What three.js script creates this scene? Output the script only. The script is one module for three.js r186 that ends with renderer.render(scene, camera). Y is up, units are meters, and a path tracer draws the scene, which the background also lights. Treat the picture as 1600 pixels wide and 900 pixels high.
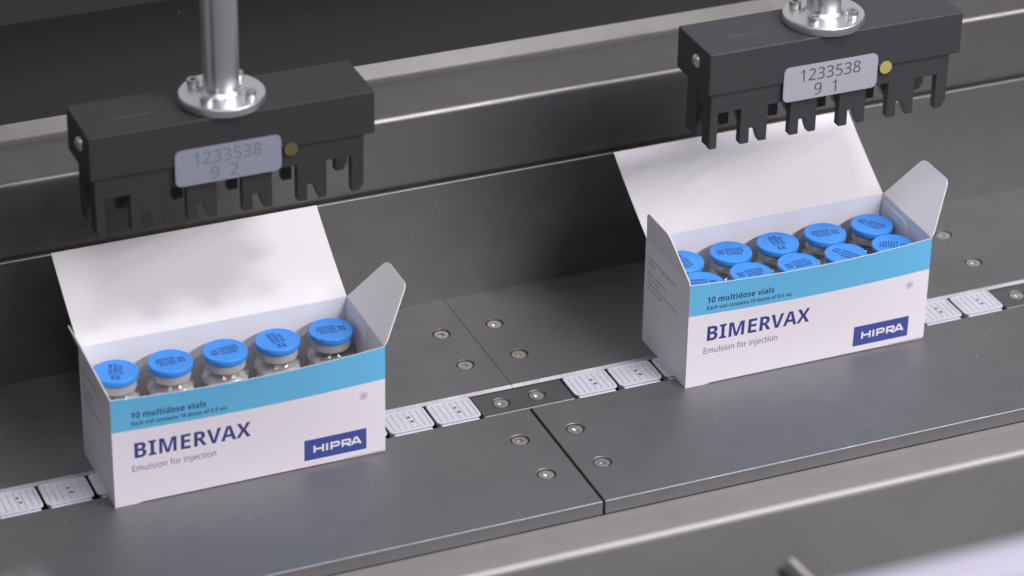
import * as THREE from 'three';
import { mergeGeometries, toCreasedNormals } from 'three/addons/utils/BufferGeometryUtils.js';
import { RoundedBoxGeometry } from 'three/addons/geometries/RoundedBoxGeometry.js';
import { RectAreaLightUniformsLib } from 'three/addons/lights/RectAreaLightUniformsLib.js';

// ---------------------------------------------------------------- camera, lamps, exposure
RectAreaLightUniformsLib.init();
const scene = new THREE.Scene();
const camera = new THREE.PerspectiveCamera(THREE.MathUtils.radToDeg(2 * Math.atan(450 / 5089.33)), 16 / 9, 0.05, 20);
camera.position.set(-0.29183, 0.73962, 1.08331);
camera.quaternion.setFromRotationMatrix(new THREE.Matrix4().makeBasis(
  new THREE.Vector3(0.92186, 0.01576, 0.3872), new THREE.Vector3(0.17913, 0.8687, -0.46182), new THREE.Vector3(-0.34364, 0.49509, 0.79799)));
camera.focus = 1.41;                       // the right-hand carton is the sharp one
camera.userData.fStop = 8.5;
const renderer = new THREE.WebGLRenderer({ antialias: true });
renderer.toneMapping = THREE.LinearToneMapping;
renderer.toneMappingExposure = 1.12;
renderer.shadowMap.enabled = true;
scene.background = new THREE.Color().setRGB(0.15, 0.15, 0.155);   // the dim hall round the machine

const MM = 0.001;
function lamp(name, label, w, h, pos, target, color, power, glow) {
  const g = new THREE.Group(); g.name = name; scene.add(g);
  g.position.set(...pos); g.lookAt(...target);                      // +z of a group looks at the target
  g.userData = { label, category: 'lamp' };
  const c = new THREE.Color().setRGB(...color);
  const panel = new THREE.Mesh(new THREE.BoxGeometry(w, h, 0.004), new THREE.MeshStandardMaterial({ color: 0xffffff, emissive: c, emissiveIntensity: glow }));
  panel.name = 'diffuser'; g.add(panel);
  const hood = new THREE.Mesh(new THREE.BoxGeometry(w + 0.02, h + 0.02, 0.03), new THREE.MeshStandardMaterial({ color: 0x888888, roughness: 0.6 }));
  hood.name = 'housing'; hood.position.z = -0.02; g.add(hood);
  const l = new THREE.RectAreaLight(c, power, w, h);
  l.position.z = 0.004; l.rotation.y = Math.PI; g.add(l);             // a RectAreaLight shines along its own -z
  return g;
}
lamp('led_lamp', 'short white lamp bar above the left carton, in front of its gripper', 0.16, 0.10, [-0.10, 0.73, 0.28], [0.06, 0.07, -0.05], [1, 0.96, 0.992], 13, 3);
lamp('led_lamp_001', 'short white lamp bar above the right carton, in front of its gripper', 0.14, 0.05, [0.42, 0.73, 0.28], [0.34, 0.07, -0.05], [1, 0.96, 0.992], 86, 3);
lamp('tube_lamp', 'long white tube lamp of the hall high in front of the machine', 1.5, 0.03, [1.0, 1.02, 1.12], [0.3, 0.04, -0.03], [1, 0.96, 0.992], 152, 3);

// ---------------------------------------------------------------- helpers
let seed = 7;
const rnd = () => { seed = (seed * 1664525 + 1013904223) >>> 0; return seed / 4294967296; };
const used = {};
function numbered(name) { const n = used[name] = (used[name] ?? -1) + 1; return n ? `${name}_${String(n).padStart(3, '0')}` : name; }
const flatten = (g) => { const n = g.index ? g.toNonIndexed() : g; for (const k of Object.keys(n.attributes)) if (!['position', 'normal', 'uv'].includes(k)) n.deleteAttribute(k); n.clearGroups(); return n; };
function boxUv(g) {                                                  // uv in tiles of 64 mm, by the way each face points
  const p = g.attributes.position, n = g.attributes.normal, uv = new Float32Array(p.count * 2);
  for (let i = 0; i < p.count; i++) {
    const ax = Math.abs(n.getX(i)), ay = Math.abs(n.getY(i)), az = Math.abs(n.getZ(i));
    const u = ax > ay && ax > az ? p.getZ(i) : p.getX(i), v = ay >= ax && ay >= az ? p.getZ(i) : p.getY(i);
    uv[2 * i] = u / 0.064; uv[2 * i + 1] = v / 0.064;
  }
  g.setAttribute('uv', new THREE.BufferAttribute(uv, 2));
  return g;
}
function geo(list, keepUv) {                                         // millimetres in, one geometry in metres out
  const g = mergeGeometries((Array.isArray(list) ? list : [list]).map(flatten));
  g.scale(MM, MM, MM);
  return keepUv ? g : boxUv(g);
}
function obj(name, g, m, parent = scene, shadow = true) {
  const o = new THREE.Mesh(g, m); o.name = parent === scene ? numbered(name) : name;
  o.castShadow = o.receiveShadow = shadow; parent.add(o); return o;
}
function thing(name, label, category, pos = [0, 0, 0], group) {
  const o = new THREE.Group(); o.name = numbered(name); scene.add(o);
  o.position.set(pos[0] * MM, pos[1] * MM, pos[2] * MM);
  o.userData = { label, category }; if (group) o.userData.group = group;
  return o;
}
function struct(name, g, m) { const o = obj(name, g, m); o.userData = { kind: 'structure' }; return o; }
const box = (x0, x1, y0, y1, z0, z1) => new THREE.BoxGeometry(x1 - x0, y1 - y0, z1 - z0).translate((x0 + x1) / 2, (y0 + y1) / 2, (z0 + z1) / 2);
const rbox = (x0, x1, y0, y1, z0, z1, r, s = 2) => new RoundedBoxGeometry(x1 - x0, y1 - y0, z1 - z0, s, r).translate((x0 + x1) / 2, (y0 + y1) / 2, (z0 + z1) / 2);
const cyl = (r, y0, y1, x = 0, z = 0, n = 24, r2 = r) => new THREE.CylinderGeometry(r2, r, y1 - y0, n).translate(x, (y0 + y1) / 2, z);
function poly(pts) { const s = new THREE.Shape(); pts.forEach(([x, y], i) => (i ? s.lineTo(x, y) : s.moveTo(x, y))); s.closePath(); return s; }
function roundPoly(pts, radii) {                                     // polygon with rounded corners
  const s = new THREE.Shape(), n = pts.length;
  for (let i = 0; i < n; i++) {
    const r = Array.isArray(radii) ? radii[i] : radii, p = new THREE.Vector2(...pts[i]), a = new THREE.Vector2(...pts[(i + n - 1) % n]).sub(p).normalize(), b = new THREE.Vector2(...pts[(i + 1) % n]).sub(p).normalize();
    const e = p.clone().addScaledVector(a, r), f = p.clone().addScaledVector(b, r);
    i ? s.lineTo(e.x, e.y) : s.moveTo(e.x, e.y);
    if (r) s.quadraticCurveTo(p.x, p.y, f.x, f.y);
  }
  s.closePath(); return s;
}
const extrude = (shape, depth, bevel = 0, seg = 1, curve = 10) => new THREE.ExtrudeGeometry(shape, { depth: depth - 2 * bevel, bevelEnabled: bevel > 0, bevelSize: bevel, bevelThickness: bevel, bevelOffset: -bevel, bevelSegments: seg, curveSegments: curve }).translate(0, 0, bevel);
const flat = (shape, y1, depth, bevel = 0, seg = 1, curve = 10) => extrude(shape, depth, bevel, seg, curve).rotateX(-Math.PI / 2).translate(0, y1 - depth, 0);   // shape drawn in (x, -z), top at y1
// a bent sheet: profile of [z, y] points along the front face, given thickness away from the viewer, drawn out along x
function sheet(profile, x0, x1, t) {
  const pts = profile.map(([z, y]) => new THREE.Vector2(z, y)), n = pts.length, off = [];
  for (let i = 0; i < n; i++) {
    const d = pts[Math.min(i + 1, n - 1)].clone().sub(pts[Math.max(i - 1, 0)]).normalize();
    off.push(new THREE.Vector2(pts[i].x - d.y * t, pts[i].y + d.x * t));
  }
  const s = new THREE.Shape([...pts, ...off.reverse()]);
  return toCreasedNormals(new THREE.ExtrudeGeometry(s, { depth: x1 - x0, bevelEnabled: false }).applyMatrix4(new THREE.Matrix4().makeBasis(new THREE.Vector3(0, 0, 1), new THREE.Vector3(0, 1, 0), new THREE.Vector3(-1, 0, 0))).translate(x1, 0, 0), 0.45);
}
const arc = (cz, cy, r, a0, a1, n = 8) => Array.from({ length: n + 1 }, (_, i) => { const a = THREE.MathUtils.degToRad(a0 + (a1 - a0) * i / n); return [cz + r * Math.cos(a), cy + r * Math.sin(a)]; });

// ---------------------------------------------------------------- textures and materials
function dataTex(w, h, f, srgb, rep) {
  const d = new Uint8Array(w * h * 4);
  for (let y = 0; y < h; y++) for (let x = 0; x < w; x++) { const v = f(x, y), i = (y * w + x) * 4; d[i] = v[0]; d[i + 1] = v[1]; d[i + 2] = v[2]; d[i + 3] = 255; }
  const t = new THREE.DataTexture(d, w, h); t.wrapS = t.wrapT = THREE.RepeatWrapping; t.magFilter = THREE.LinearFilter; t.minFilter = THREE.LinearMipmapLinearFilter; t.generateMipmaps = true;
  if (srgb) t.colorSpace = THREE.SRGBColorSpace; if (rep) t.repeat.set(...rep); t.needsUpdate = true; return t;
}
function noiseGrid(n) { const a = new Float32Array(n * n); for (let i = 0; i < n * n; i++) a[i] = rnd(); return a; }
const N64 = noiseGrid(64);
function vnoise(x, y, p) {                                            // tileable value noise, period p cells
  const xi = Math.floor(x), yi = Math.floor(y), fx = x - xi, fy = y - yi, s = (t) => t * t * (3 - 2 * t), at = (i, j) => N64[(((j % p) + p) % p) * 64 + (((i % p) + p) % p)];
  const a = at(xi, yi), b = at(xi + 1, yi), c = at(xi, yi + 1), d = at(xi + 1, yi + 1), u = s(fx), v = s(fy);
  return a + (b - a) * u + (c - a) * v + (a - b - c + d) * u * v;
}
const brushed = (() => {                                              // fine grain drawn out along x, rubbed marks and hair scratches
  const n = 512, a = new Float32Array(n * n), at = (x, y) => ((y & 511) * n + (x & 511));
  for (let y = 0; y < n; y++) for (let x = 0; x < n; x++) a[at(x, y)] = 126 + 34 * (0.6 * vnoise(x / 8, y, 64) + 0.4 * rnd()) + 20 * (vnoise(x / 64, y / 64, 8) - 0.5);
  for (let k = 0; k < 46; k++) {
    let x = rnd() * n, y = rnd() * n, d = (rnd() - 0.5) * 1.4 + (rnd() > 0.8 ? 1.4 : 0), len = 20 + rnd() * 90, w = rnd() > 0.5 ? -46 : 34;
    for (let i = 0; i < len; i++) { x += Math.cos(d); y += Math.sin(d); d += (rnd() - 0.5) * 0.03; a[at(Math.round(x), Math.round(y))] += w * Math.min(1, i / 12, (len - i) / 12); }
  }
  return dataTex(n, n, (x, y) => { const v = Math.max(0, Math.min(255, a[at(x, y)])); return [v, v, v]; });
})();
const patch = dataTex(512, 512, (x, y) => {
  const w = 0.6 * vnoise(x / 128, y / 128, 4) + 0.4 * vnoise(x / 32, y / 32, 16), g = rnd();
  const v = 210 + 14 * (w - 0.5) + 12 * (g - 0.5); return [v, v, v];
}, true);
const grain = dataTex(256, 256, () => { const v = 255 * rnd(); return [v, v, v]; });
const rep = (t, u, v = u) => { const c = t.clone(); c.repeat.set(u, v); c.needsUpdate = true; return c; };
const lin = (r, g, b) => new THREE.Color().setRGB(r, g, b);
const steel = (r, g, b, rough, extra = {}) => new THREE.MeshStandardMaterial({ color: lin(r, g, b), metalness: 1, roughness: rough, roughnessMap: brushed, map: rep(patch, 0.37, 0.41), bumpMap: rep(grain, 1.5, 6), bumpScale: 0.000012, ...extra });
const M = {
  plate: steel(0.41, 0.412, 0.425, 0.92, { metalness: 0.85 }),
  wall: steel(0.36, 0.352, 0.338, 0.8, { metalness: 0.97 }),
  rail: steel(0.54, 0.525, 0.53, 0.55, { metalness: 0.6, roughnessMap: null, bumpMap: null }),
  bed: new THREE.MeshStandardMaterial({ color: lin(0.02, 0.02, 0.02), roughness: 0.7 }),
  void: new THREE.MeshStandardMaterial({ color: lin(0.017, 0.017, 0.0165), roughness: 0.6, bumpMap: rep(grain, 2), bumpScale: 0.00002 }),
  cover: new THREE.MeshStandardMaterial({ color: lin(0.42, 0.42, 0.43), roughness: 0.6 }),
  void2: new THREE.MeshStandardMaterial({ color: lin(0.03, 0.03, 0.032), roughness: 0.6 }),
  screw: new THREE.MeshStandardMaterial({ color: lin(0.6, 0.59, 0.57), metalness: 1, roughness: 0.36 }),
  bar: steel(0.28, 0.285, 0.295, 0.9, { metalness: 0.8 }),
  link: new THREE.MeshStandardMaterial({ color: lin(0.62, 0.64, 0.70), roughness: 0.5 }),
  pit: new THREE.MeshStandardMaterial({ color: lin(0.12, 0.12, 0.13), roughness: 0.7 }),
  card: new THREE.MeshStandardMaterial({ color: lin(0.80, 0.78, 0.81), roughness: 0.75, bumpMap: rep(grain, 1), bumpScale: 0.000008 }),
  black: new THREE.MeshStandardMaterial({ color: lin(0.042, 0.042, 0.046), roughness: 0.5, bumpMap: rep(grain, 1), bumpScale: 0.00002 }),
  black2: new THREE.MeshStandardMaterial({ color: lin(0.027, 0.027, 0.029), roughness: 0.6, bumpMap: rep(grain, 1), bumpScale: 0.00002 }),  // darker copy of the gripper black: the left gripper's shade put into the colour
  olive: new THREE.MeshStandardMaterial({ color: lin(0.10, 0.09, 0.03), roughness: 0.7 }),  // the yellow dot as it looks dimmed on the left gripper
  alu: new THREE.MeshStandardMaterial({ color: lin(0.75, 0.75, 0.78), metalness: 1, roughness: 0.38, roughnessMap: null, bumpMap: rep(grain, 1), bumpScale: 0.000006 }),
  yellow: new THREE.MeshStandardMaterial({ color: lin(0.42, 0.36, 0.11), roughness: 0.6 }),
  collar: new THREE.MeshStandardMaterial({ color: lin(0.56, 0.55, 0.55), metalness: 0.3, roughness: 0.45 }),
  glass: new THREE.MeshPhysicalMaterial({ color: 0xffffff, transmission: 1, thickness: 0.001, ior: 1.5, roughness: 0.04 }),
  liquid: new THREE.MeshStandardMaterial({ color: lin(0.8, 0.78, 0.75), roughness: 0.4 }),
  blue: new THREE.MeshStandardMaterial({ color: lin(0.045, 0.30, 0.87), roughness: 0.34 }),
  dust: new THREE.MeshStandardMaterial({ color: lin(0.5, 0.5, 0.49), roughness: 0.9 }),
  white: new THREE.MeshStandardMaterial({ color: lin(0.52, 0.50, 0.61), roughness: 0.5 }),
};
function canvasTex(w, h, draw) {
  const c = document.createElement('canvas'); c.width = w; c.height = h; draw(c.getContext('2d'), w, h);
  const t = new THREE.CanvasTexture(c); t.colorSpace = THREE.SRGBColorSpace; t.anisotropy = 8; return t;
}

// ---------------------------------------------------------------- setting: bed, plates, slot, back guide, rails
const X0 = -330, X1 = 760, JOINT = 188.4, MODULE = 257.7;
struct('machine_bed', geo([box(X0, X1, -16, -7.2, -109, 66)]), M.bed);

const hexHole = (x, z, r) => { const h = new THREE.Path(); for (let i = 0; i <= 6; i++) { const a = i * Math.PI / 3 + 0.3; i ? h.lineTo(x + r * Math.cos(a), z + r * Math.sin(a)) : h.moveTo(x + r * Math.cos(a), z + r * Math.sin(a)); } return h; };
const circHole = (x, y, r) => { const h = new THREE.Path(); h.absarc(x, y, r, 0, Math.PI * 2, true); return h; };
const screwHead = (() => {
  const s = new THREE.Shape(); s.absarc(0, 0, 3.45, 0, Math.PI * 2); s.holes.push(hexHole(0, 0, 1.55));
  return geo([toCreasedNormals(flat(s, -0.3, 2, 0.28, 2, 24), 0.4), new THREE.CylinderGeometry(2.2, 2.2, 0.4, 20).translate(0, -1.7, 0), new THREE.CylinderGeometry(4.05, 4.05, 0.3, 24).translate(0, -2.1, 0)]);
})();
function plate(name, label, x0, x1, z0, z1, holes, slotSide) {
  const s = poly([[x0, -z1], [x1, -z1], [x1, -z0], [x0, -z0]]);
  for (const [x, z] of holes) s.holes.push(circHole(x, -z, 4.1));
  const b = slotSide ? 0.1 : 0.25, g = flat(s, 0, 6.5, b, 1, 14), p = g.attributes.position;
  if (slotSide) for (let i = 0; i < p.count; i++) if (p.getZ(i) > z1 - 0.4 && p.getY(i) > -0.5) p.getY(i) > -0.05 ? p.setZ(i, z1 - 1.15) : p.setY(i, -1.15);
  g.computeVertexNormals();
  const o = thing(name, label, 'plate');
  obj('plate_body', geo(g), M.plate, o);
  for (const [x, z] of holes) { const k = obj('screw', screwHead, M.screw, o); k.position.set(x * MM, 0, z * MM); k.rotation.y = rnd() * 6; }
  return o;
}
const pairs = (x, back) => (back ? [[x, -82], [x, -53.5]] : [[x, 12.3], [x, 40.6]]);
plate('conveyor_plate', 'grey steel plate behind the chain slot, left of the joint seam', X0, JOINT - 0.05, -112.5, -29.4, [...pairs(176, 1), ...pairs(201.7 - MODULE, 1)], true);
plate('conveyor_plate', 'grey steel plate behind the chain slot, right of the joint seam', JOINT + 0.05, X1, -112.5, -29.4, [...pairs(201.7, 1), ...pairs(432.2, 1)], true);
plate('conveyor_plate', 'wide grey steel plate in front of the left carton', X0, JOINT - 0.7, -9.5, 68.4, [...pairs(174.3, 0), ...pairs(199.9 - MODULE, 0)]);
plate('conveyor_plate', 'wide grey steel plate in front of the right carton', JOINT + 0.55, X1, -9.5, 68.4, [...pairs(199.9, 0), ...pairs(432, 0)]);

function bridge(label, x0, x1, hx, off) {
  const s = poly([[x0, 11.2], [x1, 11.2], [x1, 28.2], [x0, 28.2]]);
  for (const [x, z] of hx) s.holes.push(circHole(x, -z, 3.9));
  const o = thing('bridge_bar', label, 'bar', [off, -0.9, 0], 'dark bars bridging the chain slot');
  obj('bar_body', geo(flat(s, 0, 6, 0.3, 1, 14)), M.bar, o);
  for (const [x, z] of hx) { const k = obj('screw', screwHead, M.screw, o); k.position.set(x * MM, 0.15 * MM, z * MM); k.rotation.y = rnd() * 6; }
}
bridge('dark steel bar with two screws between the white chain links at the joint', 167.9, 210.3, [[179, -19.6], [196, -20.1]], 0);
bridge('dark steel bar with a screw at the right edge, right of the white links', 167.9, 210.3, [[178.5, -20.4], [195.5, -20.6]], MODULE);

// white chain links
const linkGeo = (() => {
  const W = 20.3, z0 = -28.5, z1 = -12;
  const rim = roundPoly([[0, 12], [W, 12], [W, 28.5], [0, 28.5]], 2.6);
  rim.holes.push(new THREE.Path(roundPoly([[1.5, 13.3], [1.5, 27], [W - 1.5, 27], [W - 1.5, 13.3]], 1.4).getPoints(6)));
  const floor = flat(roundPoly([[0.6, 12.6], [W - 0.6, 12.6], [W - 0.6, 27.9], [0.6, 27.9]], 2.2), -0.38, 0.3);
  return { top: geo([toCreasedNormals(flat(rim, -0.05, 0.75, 0.22, 2, 6), 0.7), floor]), base: geo(rbox(1.4, W - 1.4, -5, -1.05, -27.2, -11, 0.5)), W, z0, z1 };
})();
const ribGeo = (() => {                                                // 6 x 8 little raised tiles
  const l = [];
  for (let i = 0; i < 6; i++) for (let j = 0; j < 8; j++) {
    const x0 = 1.75 + i * 2.83, z0 = -26.75 + j * 1.68;
    l.push(new THREE.CylinderGeometry(0.6, 0.72, 0.46, 4, 1).rotateY(Math.PI / 4).scale(1.85 / 1.02, 1, 1.45 / 1.02).translate(x0 + 1.3, -0.25, z0 + 0.75));
  }
  return geo(l.map((g) => g.toNonIndexed()).map((g) => (g.computeVertexNormals(), g)));
})();
const pinGeo = geo([cyl(0.7, -0.5, 0.02, 0, -21.6, 12), cyl(0.8, -0.5, 0.02, 0.4, -18, 12)]);
function link(x, label) {
  const o = thing('conveyor_link', label, 'chain link', [x, 0, 0], 'white plastic chain links in the slot');
  obj('link_rim', linkGeo.top, M.link, o); obj('link_base', linkGeo.base, M.link, o);
  const r = obj('grip_tiles', ribGeo, M.link, o); r.userData.kind = 'stuff';
  const k = obj('pin_hole', pinGeo, M.pit, o); k.position.x = 0.0103 + 0.0012;
}
const L0 = 211;
link(L0, 'white chain link directly right of the dark bar at the joint'); link(L0 + 21.5, 'white chain link second to the right of the dark bar, before the right carton');
link(L0 + 43, 'white chain link half hidden by the left end of the right carton');
link(L0 + 7 * 21.5, 'white chain link mostly covered by the right end of the right carton'); link(L0 + 8 * 21.5, 'white chain link just emerging right of the right carton'); link(L0 + 9 * 21.5, 'white chain link between the right carton and the right-hand bar');
link(L0 - MODULE, 'white chain link cut by the left edge of the picture'); link(L0 - MODULE + 21.5, 'white chain link left of the left carton, whole in view');
link(L0 - MODULE + 43, 'white chain link half hidden by the left end of the left carton');
link(L0 - MODULE + 7 * 21.5, 'white chain link mostly covered by the right end of the left carton'); link(L0 - MODULE + 8 * 21.5, 'white chain link just emerging right of the left carton'); link(L0 - MODULE + 9 * 21.5, 'white chain link directly left of the dark bar at the joint');

// back guide: lower sheet, upper ledge, black shelf and wall behind
struct('lower_guide_wall', geo(sheet([[-110.2, 0.02], [-110.4, 58.6], ...arc(-110.9, 59.3, 0.6, 0, 90, 5), [-111.6, 59.9]], X0, X1, 1.4)), M.wall);
struct('upper_guide_wall', geo(sheet([[-113.4, 40], [-113.6, 92], ...arc(-116.8, 92.2, 3.2, 0, 86, 14), [-146.4, 95.6], ...arc(-146.4, 101.1, 5.5, 270, 227, 8), [-155.4, 101.6]], X0, X1, 1.5)), M.wall);
struct('black_shelf', geo(box(X0, X1, 93, 97.5, -262, -159.2)), M.void);
struct('back_wall', geo([box(X0, X1, 97.5, 420, -268, -262)]), M.void2);

struct('added_reflector', geo(rbox(X0, X1, 128, 480, -261.5, -256, 2)), M.cover);  // unseen pale panel, added so the front plates mirror something bright

// front rail below the plates
struct('front_rail', geo(sheet([[88.2, -160], [87.0, -12.4], ...arc(83.4, -12.2, 3.6, 0, 78, 12), [69.2, -6.9], [68.2, -6.9], [67.2, -8.5]], X0, X1, 2)), M.rail);

// ---------------------------------------------------------------- cartons
const CW = 118, CH = 51.3, CD = 45, T = 0.45;
const NAVY = '#3a4088', SKY = '#6ac1ec';
const frontPrint = canvasTex(2048, 890, (c, w, h) => {
  const k = w / CW, X = (x) => x * k, Y = (y) => (CH - y) * k;
  c.fillStyle = '#f1eef4'; c.fillRect(0, 0, w, h);
  c.fillStyle = SKY; c.fillRect(0, 0, w, Y(35.9));
  const say = (text, x, y, size, font, width, col) => {
    c.fillStyle = col; c.font = `${font} ${size * k}px sans-serif`; const m = c.measureText(text).width, s = width * k / m;
    c.save(); c.translate(X(x), Y(y)); c.scale(s, 1); c.fillText(text, 0, 0); c.restore();
  };
  say('10 multidose vials', 8, 41.5, 4.1, 'bold', 31.5, '#1c2a5c');
  say('Each vial contains 10 doses of 0.5 mL', 8.1, 38.0, 2.75, 'bold', 40.3, '#1c2a5c');
  say('BIMERVAX', 8.2, 22.1, 10.2, 'bold', 50.3, NAVY);
  say('Emulsion for injection', 7.6, 15.7, 4.1, '', 36.2, '#4a4f86');
  c.fillStyle = '#40539e'; c.fillRect(X(81.9), Y(13.7), 27.6 * k, 10.2 * k);
  // wide sans lettering
  c.strokeStyle = '#f4f3f8'; c.lineWidth = 0.92 * k; c.lineJoin = 'miter'; c.lineCap = 'butt';
  const yb = 6.75, yt = 10.35, ym = 8.5, line = (...p) => { c.beginPath(); p.forEach(([x, y], i) => (i ? c.lineTo(X(x), Y(y)) : c.moveTo(X(x), Y(y)))); c.stroke(); };
  const bowl = (x, xr) => { c.beginPath(); c.moveTo(X(x), Y(yt - 0.42)); c.lineTo(X(xr - 0.8), Y(yt - 0.42)); c.quadraticCurveTo(X(xr), Y(yt - 0.42), X(xr), Y(yt - 1.25)); c.quadraticCurveTo(X(xr), Y(ym - 0.35), X(xr - 0.8), Y(ym - 0.35)); c.lineTo(X(x), Y(ym - 0.35)); c.stroke(); };
  line([86.4, yb], [86.4, yt]); line([90.2, yb], [90.2, yt]); line([86.4, ym], [90.2, ym]);
  line([92, yb], [92, yt]);
  line([93.9, yb], [93.9, yt]); bowl(93.5, 97.3);
  line([98.9, yb], [98.9, yt]); bowl(98.5, 102.3); line([100.2, ym - 0.3], [102.4, yb]);
  line([102.9, yb], [104.6, yt - 0.2], [105.2, yt - 0.2], [107, yb]); line([103.6, ym - 0.75], [106.2, ym - 0.75]);
  // small round mark
  c.strokeStyle = '#8f8fa4'; c.lineWidth = 0.22 * k;
  for (const [dx, dy] of [[-0.75, 0.75], [0.75, 0.75], [-0.75, -0.75], [0.75, -0.75], [0, 0]]) { c.beginPath(); c.ellipse(X(108.2 + dx), Y(29.8 + dy), 0.78 * k, 0.78 * k, 0, 0, 7); c.stroke(); }
  c.strokeStyle = '#7fcbf0'; c.lineWidth = 0.3 * k; c.beginPath(); c.ellipse(X(62), Y(47.2), 8.6 * k, 8.2 * k, 0, 0.12, Math.PI - 0.12); c.stroke();
});
const sidePrint = canvasTex(450, 513, (c, w, h) => {
  c.fillStyle = '#f1eef4'; c.fillRect(0, 0, w, h); c.fillStyle = '#55566a'; c.font = '19px sans-serif';
  const L = [['Keep out of the sight and reach of', 8], ['children.', 10.4], ['Store in a refrigerator.', 15.2], ['Do not freeze.', 17.7], ['Keep the vials in the outer carton to', 20.2], ['protect from light.', 22.7]];
  for (const [t, y] of L) c.fillText(t, 30, y * 10);
});
const printed = (map) => new THREE.MeshStandardMaterial({ map, color: lin(0.94, 0.92, 0.94), roughness: 0.6 });
const frontMat = printed(frontPrint), sideMat = printed(sidePrint);

const frontGeo = (() => {
  const g = new THREE.BoxGeometry(CW, CH, T, 48, 16, 1).translate(CW / 2, CH / 2, -T / 2), p = g.attributes.position;
  for (let i = 0; i < p.count; i++) {
    const u = p.getX(i) / CW, v = p.getY(i) / CH;
    p.setZ(i, p.getZ(i) + 4.3 * Math.pow(v, 1.6) * Math.sin(Math.PI * u) ** 0.9);
    if (v < 1e-4) p.setY(i, u < 0.09 ? 0 : u < 0.84 ? 0.45 : 1.0);
  }
  g.computeVertexNormals(); g.scale(MM, MM, MM); return g;
})();
const sideGeo = new THREE.BoxGeometry(T, CH, CD - 2 * T).translate(T / 2, CH / 2, -CD / 2).scale(MM, MM, MM);
const backGeo = geo(box(0, CW, 0, CH, -CD, -CD + T));
const bottomGeo = geo(box(T, CW - T, 0.1, 0.1 + T, -CD + T, -T));
function bentBoard(len, w, bend, t = T) {                              // a board hinged at z = 0 that runs to -z, bending up by "bend"
  const g = new THREE.BoxGeometry(w, t, len, 8, 1, 14).translate(w / 2, 0, -len / 2), p = g.attributes.position;
  for (let i = 0; i < p.count; i++) { const s = -p.getZ(i) / len; p.setY(i, p.getY(i) + bend * (s * s - s)); }
  g.computeVertexNormals(); return geo(g);
}
const lidGeo = bentBoard(44.6, CW - 0.6, 2.2), tuckGeo = bentBoard(13, CW - 3, -1.5);
const flap = (h) => geo(extrude(roundPoly([[0.6, 0], [CD - 0.4, 0], [CD - 0.6, 2], [CD - 15, h], [8, h]], [0, 0, 0.6, 3, 3.5]), T));   // x runs from the back (0) to the front
const flapLeft = flap(18.5), flapRight = flap(24);
const tabGeo = geo(extrude(roundPoly([[0.5, 0.5], [24, 0.5], [24, 48.5], [0.5, 48.5]], [0, 1, 6, 0]), T));
function carton(label, x, lidAngle, tuckAngle, leanL, leanR) {
  const o = thing('carton', label, 'carton', [x, 0, 0]);
  obj('front_panel', frontGeo, [M.card, M.card, M.card, M.card, frontMat, M.card], o);
  const l = obj('side_panel', sideGeo, [M.card, sideMat, M.card, M.card, M.card, M.card], o);
  const r = obj('side_panel', sideGeo, M.card, o); r.position.x = (CW - T) * MM;
  obj('back_panel', backGeo, M.card, o); obj('bottom_panel', bottomGeo, M.card, o);
  const lid = obj('lid', lidGeo, M.card, o); lid.position.set(0.3 * MM, CH * MM, -CD * MM); lid.rotation.x = THREE.MathUtils.degToRad(lidAngle);
  const tk = obj('tuck_flap', tuckGeo, M.card, lid); tk.position.set(1.2 * MM, 0, -44.4 * MM); tk.rotation.x = THREE.MathUtils.degToRad(tuckAngle);
  for (const s of [0, 1]) {
    const f = obj('dust_flap', s ? flapRight : flapLeft, M.card, o);
    f.rotation.set(0, -Math.PI / 2, 0, 'YXZ');                          // shape x -> z, shape normal -> -x
    f.position.set((s ? CW : T) * MM, CH * MM, -CD * MM);
    f.rotation.x = THREE.MathUtils.degToRad(s ? -leanR : leanL);
  }
  const t = obj('glue_tab', tabGeo, M.card, o); t.rotation.y = -Math.PI / 2; t.position.set((CW - T - 0.1) * MM, 0, (-CD + T) * MM);
  return o;
}
carton('open white carton at the left with only its back row of five vials', 0, 34.5, -165, 20, 40);
carton('open white carton at the right, full with two rows of blue capped vials', MODULE, 33.5, -165, 12, 39);

// ---------------------------------------------------------------- vials
const capGeo = geo(new THREE.LatheGeometry([[0, 43.5], [7.6, 43.45], [8.3, 43.6], [8.9, 43.75], [9.3, 43.6], [9.5, 43.2], [9.45, 41.4], [9.2, 40.8], [8.6, 40.6], [0, 40.6]].map((p) => new THREE.Vector2(...p)).reverse(), 48));
const collarGeo = geo(new THREE.LatheGeometry([[6.8, 36.6], [8.3, 36.4], [8.5, 36.8], [8.5, 40.2], [8.3, 40.6], [0, 40.6]].map((p) => new THREE.Vector2(...p)), 36));
const glassGeo = geo(new THREE.LatheGeometry([[0, 0.6], [9.4, 0.6], [10.2, 1.4], [10.3, 2.4], [10.3, 30.8], [10.1, 32.6], [9.3, 34.1], [8.1, 35.1], [7.2, 35.7], [6.9, 36.7], [5.7, 36.7], [5.7, 35.6], [6.6, 34.7], [8.3, 33.4], [9.1, 32], [9.3, 30.4], [9.3, 2.6], [8.8, 1.8], [0, 1.6]].map((p) => new THREE.Vector2(...p)), 40));
const liquidGeo = geo(new THREE.LatheGeometry([[0, 1.7], [8.7, 1.9], [9.2, 2.7], [9.2, 30.2], [8.7, 31.6], [0, 31.8]].map((p) => new THREE.Vector2(...p)), 32));
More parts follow.
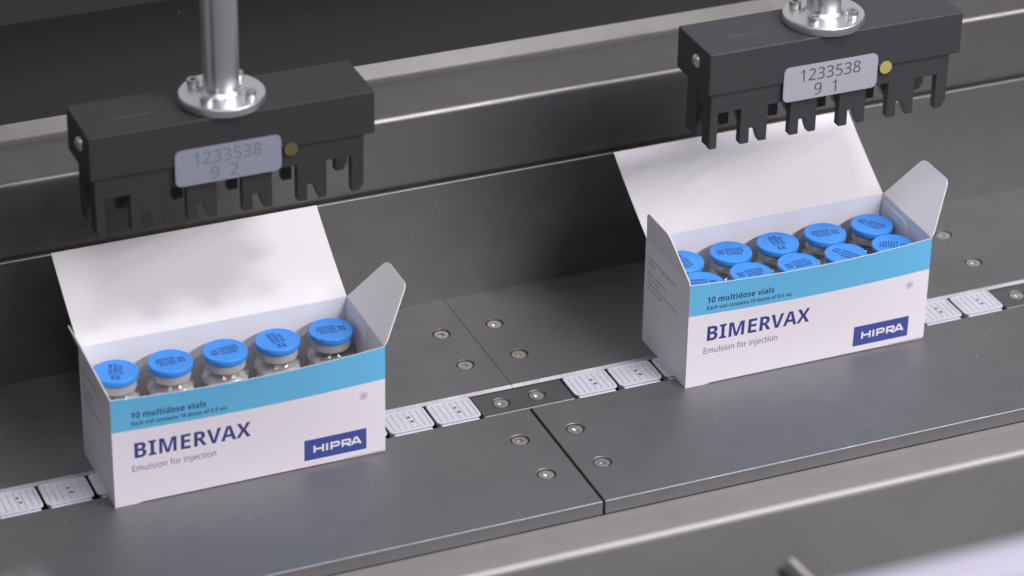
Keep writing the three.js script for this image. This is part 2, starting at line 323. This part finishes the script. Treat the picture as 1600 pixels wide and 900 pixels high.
const capPrints = [0, 1, 2].map((v) => canvasTex(256, 256, (c) => {       // ink-jet lot print: rows of small dotted strokes
  c.clearRect(0, 0, 256, 256); c.fillStyle = '#0d2f78';
  const row = (x, y, n, p, h, b) => { for (let i = 0; i < n; i++) { const k = rnd(), X = x + i * p, w = p * 0.6; c.fillRect(X, y, b, h); if (k > 0.25) c.fillRect(X, y, w, b); if (k < 0.6) c.fillRect(X + w - b, y, b, h); if (k > 0.4) c.fillRect(X, y + h / 2 - b / 2, w, b); if (k < 0.8) c.fillRect(X, y + h - b, w, b); } };
  row(92, 82, 7 - v % 2, 20, 26, 4.5); row(92, 116, 7, 20, 26, 4.5); row(92, 150, 6 + v % 2, 20, 26, 4.5);
  row(26, 96, 3, 18, 26, 6); row(26, 130, 3, 18, 26, 6);
}));
const inkMats = capPrints.map((map) => new THREE.MeshStandardMaterial({ map, transparent: true, roughness: 0.5 }));
const inkGeo = new THREE.PlaneGeometry(15.5, 15.5).rotateX(-Math.PI / 2).translate(0, 43.52, 0).scale(MM, MM, MM);
const ORD = ['first', 'second', 'third', 'fourth', 'fifth'];
function vial(x, z, label, turn, v) {
  const o = thing('vial', label, 'vial', [x, 0.6, z], 'vials standing in the open cartons');
  const cap = obj('cap', capGeo, M.blue, o); const ink = obj('cap_print', inkGeo, inkMats[v], cap); ink.rotation.y = THREE.MathUtils.degToRad(turn);
  obj('crimp_collar', collarGeo, M.collar, o); obj('glass_body', glassGeo, M.glass, o); obj('liquid', liquidGeo, M.liquid, o);
  o.rotation.x = (rnd() - 0.5) * 0.012; o.rotation.z = (rnd() - 0.5) * 0.012;
}
const turnsL = [75, 178, 5, 95, 175], turnsB = [-85, -10, 85, 175, -55], turnsF = [165, 0, 5, -60, 150];
for (let i = 0; i < 5; i++) {
  vial(12.0 + 23.5 * i, -32.8, `blue capped glass vial in the left carton, ${ORD[i]} from the left in its single row`, turnsL[i], i % 3);
}
for (let i = 0; i < 5; i++) vial(MODULE + 12.0 + 23.5 * i, -32.8, `blue capped glass vial in the right carton's back row, ${ORD[i]} from the left`, turnsB[i], (i + 1) % 3);
for (let i = 0; i < 5; i++) vial(MODULE + 12.0 + 23.4 * i, -12.4, `blue capped glass vial in the right carton's front row, ${ORD[i]} from the left`, turnsF[i], (i + 2) % 3);

// ---------------------------------------------------------------- grippers
const jawShape = (() => {                                               // five notches for vials, small slits between; y from the tips (0) to the block
  const p = [[1.8, 25.6], [1.8, 2.0], [2.2, 0], [5.2, 0.0]];
  for (let i = 0; i < 5; i++) {
    const n = 5.4 + 23.3 * i;
    p.push([n, 0.4], [n, 16.5], [n + 10.6, 16.5], [n + 10.6, 0.6]);
    if (i < 4) p.push([n + 11.1, 0], [n + 14.7, 0], [n + 15, 0.4], [n + 15, 7.0], [n + 17.6, 7.0], [n + 18.9, 2.4], [n + 19.8, 0.1], [n + 22.9, 0]);
  }
  p.push([109.6, 0], [112.6, 0.2], [114.6, 3.4], [114.8, 25.6]);
  return poly(p);
})();
const GT = 115.2;                                                       // height of the finger tips
const jawFront = geo([extrude(jawShape, 3.6, 0.25).translate(0, GT, -4.6), box(1.9, 5.2, GT + 0.6, GT + 25.5, -8.4, -4.65), box(5.25, 114.4, GT + 17.2, GT + 25.5, -8.4, -4.65)]);
const jawRear = geo([extrude(jawShape, 3.6, 0.25).translate(0, GT, -23.8), box(1.9, 5.2, GT + 0.6, GT + 25.5, -20.15, -14.8), box(5.25, 114.4, GT + 17.2, GT + 25.5, -20.15, -14.8)]);
const jawCore = geo([box(2.1, 114.5, GT + 17.2, GT + 25.6, -14.8, -8.4)]);
const blockGeo = geo(rbox(0, 119.2, 140.8, 159.8, -31, 0, 0.5));
const plateGeo = geo([toCreasedNormals(extrude(roundPoly([[35, 132.2], [79.4, 132.2], [79.4, 148], [35, 148]], 3), 0.5, 0.15, 1, 6).translate(0, 0, -0.95), 0.5), box(35.4, 79.0, 141, 147.6, 0.02, 0.2)].slice(0, 1));
function gripperLabel(text, ground, ink) {
  return canvasTex(1024, 366, (c, w, h) => {
    c.fillStyle = ground; c.fillRect(0, 0, w, h); c.fillStyle = ink; c.textAlign = 'center';
    c.font = '176px sans-serif'; c.fillText('1233538', w / 2 - 10, 168); c.fillText(text, w / 2 - 40, 332);
  });
}
const labelFace = (() => { const s = roundPoly([[0, 0], [44.4, 0], [44.4, 15.8], [0, 15.8]], 3), g = extrude(s, 0.6, 0, 1, 8), p = g.attributes.position, uv = g.attributes.uv; for (let i = 0; i < p.count; i++) uv.setXY(i, p.getX(i) / 44.4, p.getY(i) / 15.8); g.translate(34.6, 132, 0.02); return geo(g, true); })();
const dotGeo = geo(new THREE.CylinderGeometry(2.9, 2.9, 0.3, 32).rotateX(Math.PI / 2).translate(83.2, 140.2, 0.16));
const rodShape = (() => { const s = new THREE.Shape(); const n = 72; for (let i = 0; i <= n; i++) { const a = i / n * 2 * Math.PI, r = 7.4 - 0.9 * Math.pow(Math.max(0, Math.cos(3 * a + 1.2)), 6); i ? s.lineTo(r * Math.cos(a), r * Math.sin(a)) : s.moveTo(r, 0); } return s; })();
const rodGeo = geo(toCreasedNormals(flat(rodShape, 120, 120), 0.9));
const flangeGeo = geo(new THREE.LatheGeometry([[0, 0], [17, 0], [17.5, 0.5], [17.5, 3.3], [16.9, 4], [9.2, 4], [8.4, 4.4], [7.6, 5.6], [7.2, 5.8]].map((p) => new THREE.Vector2(...p)), 56));
const boltGeo = (() => { const s = new THREE.Shape(); s.absarc(0, 0, 2.6, 0, Math.PI * 2); s.holes.push(hexHole(0, 0, 1.35)); return geo([toCreasedNormals(flat(s, 3.4, 3.4, 0.3, 2, 16), 0.6), cyl(2, 0, 1.5, 0, 0, 16)]); })();
const pinRod = geo(new THREE.CylinderGeometry(0.45, 0.45, 4.4, 10).rotateZ(1.15));
const sideBolt = geo([new THREE.SphereGeometry(3.0, 20, 12, 0, Math.PI * 2, 0, Math.PI / 2).scale(1, 0.7, 1).rotateZ(Math.PI / 2)]);
const etchGeo = new THREE.PlaneGeometry(17, 2.6).rotateX(-Math.PI / 2).scale(MM, MM, MM);
const etch = new THREE.MeshStandardMaterial({ transparent: true, roughness: 0.8, map: canvasTex(256, 40, (c) => { c.clearRect(0, 0, 256, 40); c.fillStyle = 'rgba(150,150,155,0.42)'; for (let i = 0; i < 15; i++) { const x = 8 + i * 16; c.fillRect(x, 10, 3, 20); if (rnd() > 0.4) c.fillRect(x, 10, 10, 4); if (rnd() > 0.4) c.fillRect(x, 26, 10, 4); if (rnd() > 0.5) c.fillRect(x + 8, 14, 3, 12); } }) });
function gripper(label, pos, text, body, ground, ink, dot) {
  const o = thing('vial_gripper', label, 'gripper', pos, 'black comb grippers hanging above the cartons');
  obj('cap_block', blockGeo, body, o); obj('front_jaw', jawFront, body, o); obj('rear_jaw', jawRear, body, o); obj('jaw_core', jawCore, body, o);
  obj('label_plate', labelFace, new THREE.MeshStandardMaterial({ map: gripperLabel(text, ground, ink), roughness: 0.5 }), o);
  obj('dot_sticker', dotGeo, dot, o); for (let i = 0; body === M.black2 && i < 5; i++) { const k = obj('glint_pin', pinRod, M.screw, o); k.position.set((12.6 + 23.3 * i) * MM, 129.3 * MM, -10.6 * MM); };  // thin steel pins added to make the light streaks in the left notches
  const b = obj('side_bolt', sideBolt, M.screw, o); b.position.set(0, 152.2 * MM, -12 * MM);
  const e = obj('etched_mark', etchGeo, etch, o); e.position.set(22 * MM, 159.85 * MM, -13.5 * MM);
  const f = obj('mounting_flange', flangeGeo, M.alu, o); f.position.set(59.6 * MM, 159.8 * MM, -14.5 * MM);
  for (const a of [45, 137, 222, 318]) { const k = obj('bolt', boltGeo, M.screw, f); k.position.set(12.4 * MM * Math.cos(a * Math.PI / 180), 3.6 * MM, 12.4 * MM * Math.sin(a * Math.PI / 180)); k.rotation.y = a; }
  const r = obj('rod', rodGeo, M.alu, o); r.position.set(59.6 * MM, 164 * MM, -14.5 * MM);
}
gripper('black comb gripper above the left carton, its plate ending in 9 2', [1.8, 0.2, -18.3], '9  2', M.black2, '#888d9a', '#666c7e', M.olive);  // body, label, digits and dot coloured darker to stand in for its shaded look
gripper('black comb gripper above the right carton, its plate ending in 9 1', [261.8, 0, 0.2], '9  1', M.black, '#a6a7b0', '#474a56', M.yellow);

// ---------------------------------------------------------------- blurred things near the lens
const guard = thing('guard_profile', 'blurred pale lilac bar across the lower right corner', 'bar', [0, 0, 0]);
obj('bar_body', geo(rbox(-140, 330, 260, 279.8, 504, 519, 4, 3)), M.white, guard);
const lever = thing('lever_tip', 'small blurred metal pin at the lower edge, left of the pale bar', 'pin', [0, 0, 0]);
const pinPath = new THREE.LineCurve3(new THREE.Vector3(161.4, 109.3, 276.0), new THREE.Vector3(169.4, 100.8, 287.3));
obj('pin_body', geo([new THREE.TubeGeometry(pinPath, 1, 1.5, 16), new THREE.SphereGeometry(1.5, 16, 12).translate(161.4, 109.3, 276.0)]), M.rail, lever);
const darkSidePath = new THREE.LineCurve3(new THREE.Vector3(158.0, 106.7, 274.8), new THREE.Vector3(166.0, 98.2, 286.1));
obj('dark_side', geo(new THREE.TubeGeometry(darkSidePath, 1, 2.0, 16)), M.bed, lever);  // dark tube laid alongside as the dark side of the pin
const knob = thing('knob', 'blurred grey rounded knob in the lower left corner', 'knob', [0, 0, 0]);
obj('knob_body', geo(new THREE.SphereGeometry(14, 32, 20).scale(1, 0.6, 1).translate(-139.2, 254.5, 402.3)), M.bar, knob);

// ---------------------------------------------------------------- dust lying on the plates
{
  const n = 170, g = new THREE.IcosahedronGeometry(0.5 * MM, 0), d = new THREE.InstancedMesh(g, M.dust, n), m = new THREE.Matrix4(), q = new THREE.Quaternion(), e = new THREE.Euler();
  for (let i = 0; i < n; i++) {
    const back = i % 3 === 0, shelf = i % 9 === 0;
    const x = -60 + 560 * rnd(), z = shelf ? -165 - 85 * rnd() : back ? -106 + 74 * rnd() : -7 + 72 * rnd(), s = 0.16 + 0.36 * rnd() * rnd() + (rnd() > 0.95 ? 0.3 : 0);
    q.setFromEuler(e.set(0, rnd() * 6, 0));
    d.setMatrixAt(i, m.compose(new THREE.Vector3(x * MM, (shelf ? 97.55 : 0.05) * MM, z * MM), q, new THREE.Vector3(s * (1 + rnd()), 0.3, s)));
  }
  d.name = 'dust_specks'; d.userData = { kind: 'stuff', label: 'tiny pale dust specks scattered over the steel plates', category: 'dust' }; scene.add(d);
}

renderer.setSize(1024, 576);
renderer.render(scene, camera);
